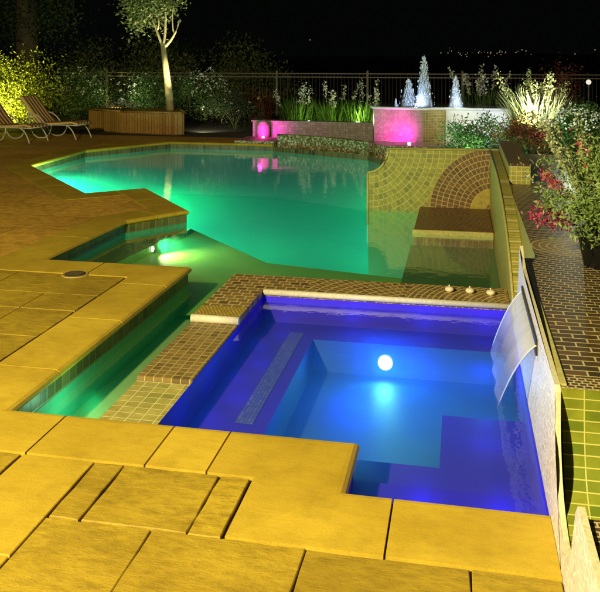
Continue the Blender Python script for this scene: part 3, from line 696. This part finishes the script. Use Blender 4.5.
# ------------------------------------------------------------------ plants
rng = np.random.default_rng(23)
def leaves(name, mat, parent, centres, size, asp=.45, up=.3, loc=None):
    """centres: (n,3) array of leaf positions in local space; each leaf a folded rhomb"""
    n = len(centres); c = np.asarray(centres)
    d = rng.normal(size=(n, 3)); d[:, 2] += up; d /= np.linalg.norm(d, axis=1)[:, None]
    s_ = rng.normal(size=(n, 3)); s_ -= (s_ * d).sum(1)[:, None] * d; s_ /= np.linalg.norm(s_, axis=1)[:, None]
    nn = np.cross(d, s_); L = size * rng.uniform(.6, 1.4, (n, 1)); wd = L * asp
    v = np.empty((n, 4, 3)); v[:, 0] = c; v[:, 1] = c + d * L * .45 + s_ * wd * .5 + nn * L * .08; v[:, 2] = c + d * L; v[:, 3] = c + d * L * .45 - s_ * wd * .5 + nn * L * .08
    me = bpy.data.meshes.new(name); f = np.arange(n * 4).reshape(n, 4)
    me.from_pydata(v.reshape(-1, 3).tolist(), [], f.tolist()); me.materials.append(mat); me.update()
    o = bpy.data.objects.new(name, me); C.objects.link(o)
    if parent is not None: o.parent = parent
    if loc is not None: o.location = loc
    return o
def blob(n, rx, ry, rz, cz, clumps=16, spread=.30):
    cc = rng.normal(size=(clumps, 3)); cc /= np.linalg.norm(cc, axis=1)[:, None]; cc *= rng.uniform(.35, .95, (clumps, 1)); cc[:, 2] = np.where(cc[:, 2] < -.6, -cc[:, 2], cc[:, 2])
    k = rng.integers(0, clumps, n); p = cc[k] + rng.normal(size=(n, 3)) * spread * rng.uniform(.5, 1.2, (clumps, 1))[k]
    return p * np.array([rx, ry, rz]) + np.array([0, 0, cz])
def blades(name, mat, parent, n, base_r, h, lean, wd, seg=4, z0=0, mat_droop=.3):
    V = []; F = []
    for i in range(n):
        a = rng.uniform(0, 2 * PI); r0 = base_r * math.sqrt(rng.uniform()); x0, y0 = r0 * math.cos(a), r0 * math.sin(a)
        a2 = a + rng.normal() * .5; L = h * rng.uniform(.55, 1.1); ln = lean * rng.uniform(.2, 1.2); w_ = wd * rng.uniform(.7, 1.3)
        sd = (-math.sin(a2), math.cos(a2)); b0 = len(V)
        for k in range(seg + 1):
            t = k / seg; out = ln * L * t ** 1.6; zz = L * (t - mat_droop * ln * t * t); ww = w_ * (1 - t) ** .7 * .5 + .0008
            cx_, cy_ = x0 + math.cos(a2) * out, y0 + math.sin(a2) * out
            V += [(cx_ + sd[0] * ww, cy_ + sd[1] * ww, z0 + zz), (cx_ - sd[0] * ww, cy_ - sd[1] * ww, z0 + zz)]
        F += [(b0 + 2 * k, b0 + 2 * k + 1, b0 + 2 * k + 3, b0 + 2 * k + 2) for k in range(seg)]
    me = bpy.data.meshes.new(name); me.from_pydata(V, [], F); me.materials.append(mat); me.update()
    o = bpy.data.objects.new(name, me); C.objects.link(o); o.parent = parent; return o
def stems(name, parent, n, r, h, mat=None):
    bm = B()
    for i in range(n):
        a = rng.uniform(0, 2 * PI); q_ = r * rng.uniform(.3, 1)
        tube(bm, bez((0, 0, -.02), (q_ * .3 * math.cos(a), q_ * .3 * math.sin(a), h * .5), (q_ * math.cos(a), q_ * math.sin(a), h * rng.uniform(.7, 1)), 4), .012, 5, .004)
    return obj(name, bm, mat or M['stem'], parent)
LM = {'herb': leafmat('leaf_herb', (.10, .19, .035), (.32, .42, .12), (.17, .27, .06)), 'green': leafmat('leaf_green', (.03, .07, .015), (.09, .16, .04), (.05, .10, .02)),
      'yellow': leafmat('leaf_yellow_green', (.10, .14, .02), (.26, .28, .04), (.16, .18, .03)),
      'dark': leafmat('leaf_dark', (.02, .035, .012), (.05, .07, .025), (.03, .045, .015)),
      'red': leafmat('leaf_red', (.10, .02, .012), (.20, .05, .02), (.06, .025, .012)),
      'white': leafmat('petal_white', (.75, .75, .68), (.6, .62, .5)),
      'pale': leafmat('leaf_pale', (.34, .38, .16), (.55, .56, .30), (.20, .27, .08)),
      'grass': leafmat('grass_blade', (.05, .14, .015), (.12, .26, .03), (.08, .18, .02)),
      'pink': leafmat('petal_pink', (.50, .06, .13), (.36, .035, .08), (.62, .18, .24)),
      'rust': leafmat('petal_rust', (.58, .09, .12), (.45, .06, .08), (.70, .22, .20)),
      'tree': leafmat('leaf_tree', (.05, .08, .02), (.14, .18, .05), (.26, .28, .12))}
def shrub(name, label, loc, rad, n, leaf, size, cat='shrub', flowers=None, nf=0, asp=.45, group=None, clumps=16, nst=8):
    t = thing(name, label, cat, loc, 0, group); rx, ry, rz = rad
    leaves('foliage', LM[leaf], t, blob(n, rx, ry, rz, rz * .9, clumps), size, asp)
    stems('stems', t, nst, rx * .7, rz * 1.3)
    if flowers:
        d = rng.normal(size=(nf, 3)); d[:, 2] = abs(d[:, 2]) * .9; d[:, 1] -= .4; d /= np.linalg.norm(d, axis=1)[:, None]
        p_ = d * rng.uniform(.75, 1.1, (nf, 1)) * np.array([rx, ry, rz]) + np.array([0, 0, rz * .95])
        p_ = np.repeat(p_, 4, 0) + rng.normal(size=(nf * 4, 3)) * size * .3
        leaves('blossoms', LM[flowers], t, p_, size * .7, .8)
    return t
def spiky(name, label, loc, n, base, h, lean, wd, leaf, cat='plant', stalks=0, sh=0, flower='white', fs=.04, group=None):
    t = thing(name, label, cat, loc, 0, group)
    blades('blades', LM[leaf], t, n, base, h, lean, wd)
    for k in range(stalks):
        a = rng.uniform(0, 2 * PI); q_ = base * rng.uniform(.2, 1.6); hh = sh * rng.uniform(.75, 1.1)
        pts = bez((q_ * .5 * math.cos(a), q_ * .5 * math.sin(a), 0), (q_ * .8 * math.cos(a), q_ * .8 * math.sin(a), hh * .5), (q_ * 1.2 * math.cos(a), q_ * 1.2 * math.sin(a), hh), 5)
        bm = B(); tube(bm, pts, .008, 5, .003); so = obj('stalk', bm, M['stem'], t)
        tt = rng.uniform(.55, 1.0, 60); cp = np.array([pts[3]] * 60) + (np.array(pts[5]) - np.array(pts[3])) * ((tt - .55) / .45)[:, None] + rng.normal(size=(60, 3)) * fs * .55
        leaves('blossoms', LM[flower], so, cp, fs, .7)
    return t
# left side
shrub('yellow_bush', 'big bush glowing yellow green at the left edge behind the loungers', (-13.3, 21.6, 0), (1.35, .8, 1.10), 11000, 'yellow', 0.086)
shrub('dim_shrub', 'loose green shrub with white blossoms right of the glowing yellow bush', (-11.6, 22.8, 0), (.9, .7, .85), 4320, 'green', 0.072, flowers='white', nf=70)
shrub('dim_shrub', 'dark leafy shrub behind the left end of the brown planter', (-10.4, 23.8, 0), (1.0, .7, .75), 4320, 'dark', 0.072, flowers='white', nf=30)
shrub('dim_shrub', 'green shrub growing left of the pale tree trunk', (-9.1, 22.9, .3), (.95, .6, .65), 4680, 'green', 0.065, flowers='white', nf=40)
shrub('white_flower_shrub', 'shrub full of small white flowers right of the pale tree trunk', (-7.4, 22.6, .2), (.75, .6, .75), 3600, 'green', 0.058, flowers='white', nf=130)
shrub('daisy_clump', 'low clump of white flowers on the planter top', (-9.4, 21.2, .54), (.55, .25, .12), 900, 'green', 0.043, flowers='white', nf=120, nst=5)
shrub('dark_shrub', 'low dark shrub between the planter and the magenta dish', (-6.2, 21.6, 0), (.9, .6, .55), 3420, 'dark', 0.065, flowers='white', nf=14)
spiky('rust_grass', 'rusty red tuft of grass in front of the fence', (-5.9, 23.5, .1), 160, .35, 1.0, .5, .03, 'red', 'grass tuft')
shrub('dark_shrub', 'dark shrub at the fence with few red leaves, left of the rusty tuft', (-7.2, 24.6, 0), (.9, .6, .6), 2700, 'red', 0.065)
for k, (u_, v_, lab) in enumerate([(-4.35, 21.3, 'bright green grass clump with white spikes, leftmost behind the low wall'), (-3.4, 21.5, 'bright green grass clump with white spikes, middle one behind the low wall'), (-2.55, 21.2, 'lush yellow green grass clump with tall white spike beside the fountain tower')]):
    spiky('flowering_grass', lab, (u_, v_, .05), 330, .42, .95, .55, .022, 'grass', 'grass clump', stalks=5 if k < 2 else 4, sh=1.25, fs=.05, group='grass clumps behind the low wall')
for k, (u_, v_, lab) in enumerate([(-14.5, 29.5, 'dim leafy tree beyond the fence behind the glowing yellow bush'), (-11.6, 30.5, 'dim leafy tree beyond the fence left of the pale trunk'), (-8.6, 31.5, 'dim rounded tree beyond the fence just right of the pale trunk')]):
    shrub('dim_tree', lab, (u_, v_, -.3), (1.9, 1.2, 1.35 + .2 * (k == 1)), 5200, 'tree', .13, 'tree', group='dim trees beyond the fence')
# the tree
t = thing('pale_trunk_tree', 'young tree with a lit pale trunk and forked limbs behind the planter', 'tree', (-7.95, 21.2, .5))
bm = B(); tube(bm, [(0, 0, -.1), (-.06, 0, .6), (-.14, .0, 1.2), (-.22, 0, 1.85)], .115, 12, .078); obj('trunk', bm, M['bark'], t)
bm = B()
tube(bm, bez((-.22, 0, 1.8), (-.35, .0, 2.1), (-.62, .05, 2.75), 6), .05, 8, .02); tube(bm, bez((-.22, 0, 1.8), (.10, .0, 2.0), (.30, -.05, 2.6), 6), .05, 8, .02); tube(bm, bez((-.22, 0, 1.8), (-.15, .1, 2.3), (-.22, .1, 3.4), 6), .055, 8, .02)
tube(bm, bez((-.4, .03, 2.3), (-.3, .03, 2.6), (-.45, .03, 3.1), 5), .025, 6, .012); tube(bm, bez((.1, 0, 2.2), (.0, 0, 2.5), (.1, 0, 3.1), 5), .025, 6, .012)
obj('limbs', bm, M['bark'], t)
cl = blob(11500, .76, .7, 1.25, 3.30, 36, .19); cl[:, 0] -= .6
lf = leaves('crown', LM['tree'], t, cl, .11, .5)
t = thing('dark_tree', 'thick dim tree trunk rising out of the view behind the glowing yellow bush', 'tree', (-14.3, 24.5, 0))
bm = B(); tube(bm, [(0, 0, -.1), (.05, 0, 2), (.0, 0, 5)], .42, 14, .34); obj('trunk', bm, M['dark_bark'], t)
leaves('crown', LM['dark'], t, blob(6000, 1.5, 1.1, 1.7, 3.6, 26), .12)
# right side
shrub('fountain_bush', 'round green bush in front of the pale side wall of the fountain', (.25, 15.6, .05), (.62, .5, .50), 5400, 'green', 0.050)
spiky('sage_plant', 'tall loose green stalks with pale flowers behind the fountain basin', (.55, 20.6, .4), 170, .5, 1.05, .4, .03, 'green', stalks=9, sh=1.35, fs=.055)
spiky('pale_agave', 'brightly lit pale spiky plant with upright blades right of the fountain', (1.45, 16.2, .45), 420, .42, 1.05, .55, .045, 'pale', stalks=16, sh=1.25, flower='pale', fs=.05)
shrub('pale_bush', 'yellow green low bush under the pale spiky plant', (1.2, 15.2, .35), (.55, .4, .32), 2700, 'yellow', 0.050)
shrub('red_shrub', 'tall red leaved shrub rising in front of the fence', (2.0, 18.8, .55), (.55, .4, .60), 3060, 'red', 0.061)
shrub('white_bush', 'dark green bush topped with white flowers at the right edge', (1.75, 13.3, .6), (.62, .5, .36), 5040, 'green', 0.043, flowers='white', nf=220)
shrub('bronze_shrub', 'dark bronze shrub with red leaves behind the brown terrace', (1.0, 12.5, .6), (.50, .35, .28), 3240, 'red', 0.040, flowers='rust', nf=26)
shrub('bronze_shrub', 'dark green bronze shrub hanging over the terrace edge below the white bush', (1.75, 11.2, .5), (.6, .5, .34), 3960, 'dark', 0.040, flowers='rust', nf=14)
# potted plant
pt = thing('potted_plant', 'green plant with red and pink flower spikes in a dark pot on the terrace', 'potted plant', (.98, 5.8, .656))
bm = B(); lathe(bm, [(.15, 0), (.19, .20), (.205, .205), (.205, .235), (.18, .235), (.17, .2)], 0, 0, 24); obj('pot', bm, M['pot'], pt)
leaves('foliage', LM['herb'], pt, blob(8000, .48, .42, .33, .46, 24, .21), .036, .4)
stems('stems', pt, 16, .3, .5)
for k, (dx, dy, hz, fl) in enumerate([(-.46, -.1, .40, 'pink'), (-.40, .1, .60, 'rust'), (-.16, .0, .80, 'rust'), (-.30, .1, .72, 'pale'), (.05, .05, .85, 'pale'), (.2, 0, .80, 'pale'), (-.06, .12, .72, 'pale'), (.3, .0, .66, 'rust'), (-.52, .1, .58, 'pale')] + [(rng.uniform(-.55, .55), rng.uniform(-.3, .3), rng.uniform(.72, 1.06), 'pale') for _ in range(20)] + [(-.5, -.15, .34, 'pink'), (.12, -.2, .70, 'pink')]):
    pts = bez((dx * .1, dy * .1, .2), (dx * .55, dy * .5, hz * .75), (dx, dy, hz), 6); bm = B(); tube(bm, pts, .005, 5, .003); so = obj('flower_stalk', bm, M['stem'], pt)
    n = 170 if fl != 'pale' else 90; tt = rng.uniform(0, 1, n); a_, b_ = np.array(pts[3]), np.array(pts[6])
    cp = a_ + (b_ - a_) * tt[:, None] * 1.1 + rng.normal(size=(n, 3)) * (.019 if fl != 'pale' else .012)
    leaves('blossoms', LM[fl], so, cp, .026 if fl != 'pale' else .022, .7)
# a garden globe by the fence and the town far below
gl = thing('garden_globe', 'small white lit globe on a thin post by the fence at the right edge', 'lamp', (2.9, 19.5, 0))
bm = B(); tube(bm, [(0, 0, 0), (0, 0, 1.40)], .02, 8); obj('post', bm, M['iron'], gl)
bm = B(); bmesh.ops.create_uvsphere(bm, u_segments=16, v_segments=10, radius=.06, matrix=Matrix.Translation((0, 0, 1.47))); obj('globe', bm, M['globe'], gl)
bm = B(); rr = random.Random(5)
def town(px, py, r):
    Y = 405.0; X = (px - 300) / 800 * Y; a = math.atan2(161, 800); u_ = X * math.cos(a) - Y * math.sin(a); v_ = X * math.sin(a) + Y * math.cos(a)
    bmesh.ops.create_icosphere(bm, subdivisions=1, radius=r, matrix=Matrix.Translation((u_, v_, 2.1 + (55 - py) / 800 * Y)))
for k in range(34): town(rr.gauss(475, 20), rr.gauss(53, 1.6), rr.uniform(.12, .30))
for px, py in ((500, 51), (502, 52), (522, 50), (526, 51), (441, 53), (448, 53), (595, 50), (310, 40), (203, 56), (575, 54)): town(px, py, .30)
o = obj('town_lights', bm, M['town']); o['kind'] = 'stuff'; tag(o, 'scattered warm lights of a distant town beyond the fence', 'lights')

# ------------------------------------------------------------------ light
wd = bpy.data.worlds.new('World'); sc.world = wd; wd.use_nodes = True; nt = wd.node_tree
bg = nt.nodes['Background']; sky = nt.nodes.new('ShaderNodeTexSky'); sky.sky_type = 'NISHITA'; sky.sun_disc = False
sky.sun_elevation = R(-4); sky.sun_rotation = R(200); ad = nt.nodes.new('ShaderNodeMix'); ad.data_type = 'RGBA'; ad.blend_type = 'ADD'; ad.inputs[0].default_value = 1
ad.inputs[7].default_value = (.009, .013, .010, 1); nt.links.new(sky.outputs[0], ad.inputs[6]); nt.links.new(ad.outputs[2], bg.inputs[0]); bg.inputs[1].default_value = .12
su = bpy.data.lights.new('moon', 'SUN'); su.energy = .012; su.angle = R(.5); su.color = (1, .95, .8); so = bpy.data.objects.new('moon', su); C.objects.link(so)
so.rotation_euler = Vector((.35, .75, -.55)).to_track_quat('-Z', 'Y').to_euler()
def lamp(name, kind, loc, energy, col, radius=.05, target=None, angle=120, blend=.6):
    l = bpy.data.lights.new(name, kind); l.energy = energy; l.color = col; l.shadow_soft_size = radius
    o = bpy.data.objects.new(name, l); C.objects.link(o); o.location = loc
    if kind == 'SPOT':
        l.spot_size = R(angle); l.spot_blend = blend
        o.rotation_euler = (Vector(target) - Vector(loc)).to_track_quat('-Z', 'Y').to_euler()
    return o
# flood lamp on the house behind the viewer
lamp('house_floodlight', 'SPOT', (-3.6, -1.8, 4.6), 6700, (1, .86, .46), .16, (-1.6, 6, 0), 130, .7)
# underwater lamps, few with a fitting; most of the spa ones are added fills
TE = (.03, 1, .42)
for loc, e in (((-7.1, 13.7, -.6), 80), ((-6.5, 13.1, -.6), 100), ((-5.7, 12.6, -.7), 80), ((-4.9, 12.9, -.7), 80), ((-4.7, 12.3, -.85), 44), ((-4.1, 11.35, -.85), 9), ((-2.5, 10.1, -.85), 14), ((-1.2, 9.8, -.85), 14), ((-.7, 12.7, -.6), 50), ((-.4, 13.6, -.6), 110), ((-.9, 14.8, -.5), 60)):
    lamp('pool_lamp', 'POINT', loc, e * 1.5, TE, .08)
lamp('corner_lamp', 'POINT', (-7.25, 13.5, -.40), 270, (.85, 1, .92), .05)
lamp('shelf_lamp', 'SPOT', (-3.66, 9.3, -.225), 130, (.80, 1, .50), .03, (-3.0, 9.27, -.34), 125, .9)
lamp('channel_lamp', 'POINT', (-2.4, 4.95, -.22), 4.5, (.40, 1, .60), .05)
lamp('spa_lamp_and_fill', 'SPOT', (-.60, 6.44, -.37), 58, (.03, .28, 1), .06, (-.55, 4.6, -.30), 165, .5)
for bu, bv in ((-1.5, 4.7), (-1.5, 5.3), (-1.5, 5.9), (-1.45, 6.55), (-.9, 6.7), (-.3, 6.7), (.2, 6.7), (.15, 4.95), (-.2, 4.15), (.2, 4.15)): lamp('spa_lamp_and_fill', 'POINT', (bu, bv, -.13), .55, (.07, .07, 1), .06)  # unseen violet fills added along the benches, no fittings there
lamp('spa_lamp_and_fill', 'POINT', (-.35, 5.7, -.12), 13, (.03, .27, 1), .12)  # this and the next two: unseen blue fills added over the well
lamp('spa_lamp_and_fill', 'POINT', (-.65, 5.05, -.12), 13, (.03, .25, 1), .12)
lamp('spa_lamp_and_fill', 'POINT', (.15, 5.75, -.12), 6, (.03, .22, 1), .12)
# fixtures of the lamps seen in the picture
def lens(name, label, loc, r, mat, face):
    t = thing(name, label, 'pool light', loc, 0)
    for nm, r0, r1, d0, m in (('bezel', r, r * 1.12, .0, M['white_tube']), ('lens', 0, r, .01, mat)):
        bm = B(); lathe(bm, [(r1, 0), (r1, .012 + d0), (r1 * .9, .018 + d0)], 0, 0, 24); o = obj(nm, bm, m, t); o.rotation_euler = Vector(face).to_track_quat('Z', 'Y').to_euler()
    return t
lens('spa_light', 'round white light glowing on the far wall of the deep part of the spa', (-.60, 6.495, -.39), .056, M['lens_spa'], (0, -1, 0))
lens('shelf_light', 'bright underwater light low on the step beside the stone peninsula', (-3.745, 9.3, -.29), .035, M['lens_pool'], (1, -.1, 0))
lens('corner_light', 'small underwater light near the far left corner of the pool', (-7.55, 13.55, -.25), .07, M['lens_pool'], (1, .9, 0))
MG = (1, .015, .62)
lamp('left_dish_lamp', 'SPOT', (-4.78, 18.85, .14), 62, MG, .04, (-4.75, 19.6, .30), 115, 1)
lamp('right_dish_lamp', 'SPOT', (-1.25, 17.28, .24), 85, MG, .04, (-1.42, 17.9, .45), 112, 1)
lamp('garden_lamp_and_fill', 'SPOT', (.1, 14.7, .35), 45, (.75, 1, .75), .04, (.3, 16.0, .8), 120, .7)
lamp('dish_fill', 'POINT', (-1.5, 17.4, .42), 3, MG, .05)  # unseen magenta fills added above both dishes to light their surface
lamp('dish_fill', 'POINT', (-.9, 17.3, .42), 2, MG, .05)
lamp('dish_fill', 'POINT', (-4.75, 18.7, .3), 3, MG, .05)
lamp('jet_lamp', 'POINT', (-1.0, 18.15, 1.05), 30, (.45, .65, 1), .05)
lamp('jet_lamp', 'POINT', (-.05, 18.1, 1.05), 22, (.6, .8, 1), .05)
lamp('garden_lamp_and_fill', 'SPOT', (-13.3, 20.2, .15), 2300, (.90, .86, .16), .05, (-13.5, 21.8, 1.2), 110, .7)
lamp('garden_lamp_and_fill', 'SPOT', (-8.3, 20.6, .62), 36, (1, .86, .45), .04, (-8.0, 21.2, 2.6), 90, .8)
lamp('garden_lamp_and_fill', 'SPOT', (-7.4, 20.5, .6), 950, (1, .9, .6), .04, (-8.0, 21.4, 4.0), 80, .8)
lamp('garden_lamp_and_fill', 'SPOT', (-9.8, 21.7, .62), 110, (.9, 1, .6), .04, (-9.9, 23.4, .9), 140, .8)  # unseen fill added to brighten the shrubs behind the planter
lamp('garden_lamp_and_fill', 'SPOT', (-6.9, 20.6, .15), 90, (.95, 1, .65), .04, (-6.9, 22.6, .7), 130, .8)  # second added fill, for the shrubs right of the planter
lamp('garden_lamp_and_fill', 'POINT', (-2.6, 20.4, .45), 45, (.9, 1, .5), .04)
lamp('garden_lamp_and_fill', 'POINT', (-3.9, 20.5, .45), 12, (.9, 1, .6), .04)
lamp('garden_lamp_and_fill', 'SPOT', (1.25, 15.0, .9), 420, (1, .95, .70), .04, (1.5, 16.3, 1.1), 130, .7)
lamp('garden_lamp_and_fill', 'POINT', (.75, 17.2, .9), 16, (.8, .9, 1), .04)
lamp('garden_lamp_and_fill', 'POINT', (1.6, 12.4, 1.25), 22, (.9, 1, .8), .04)
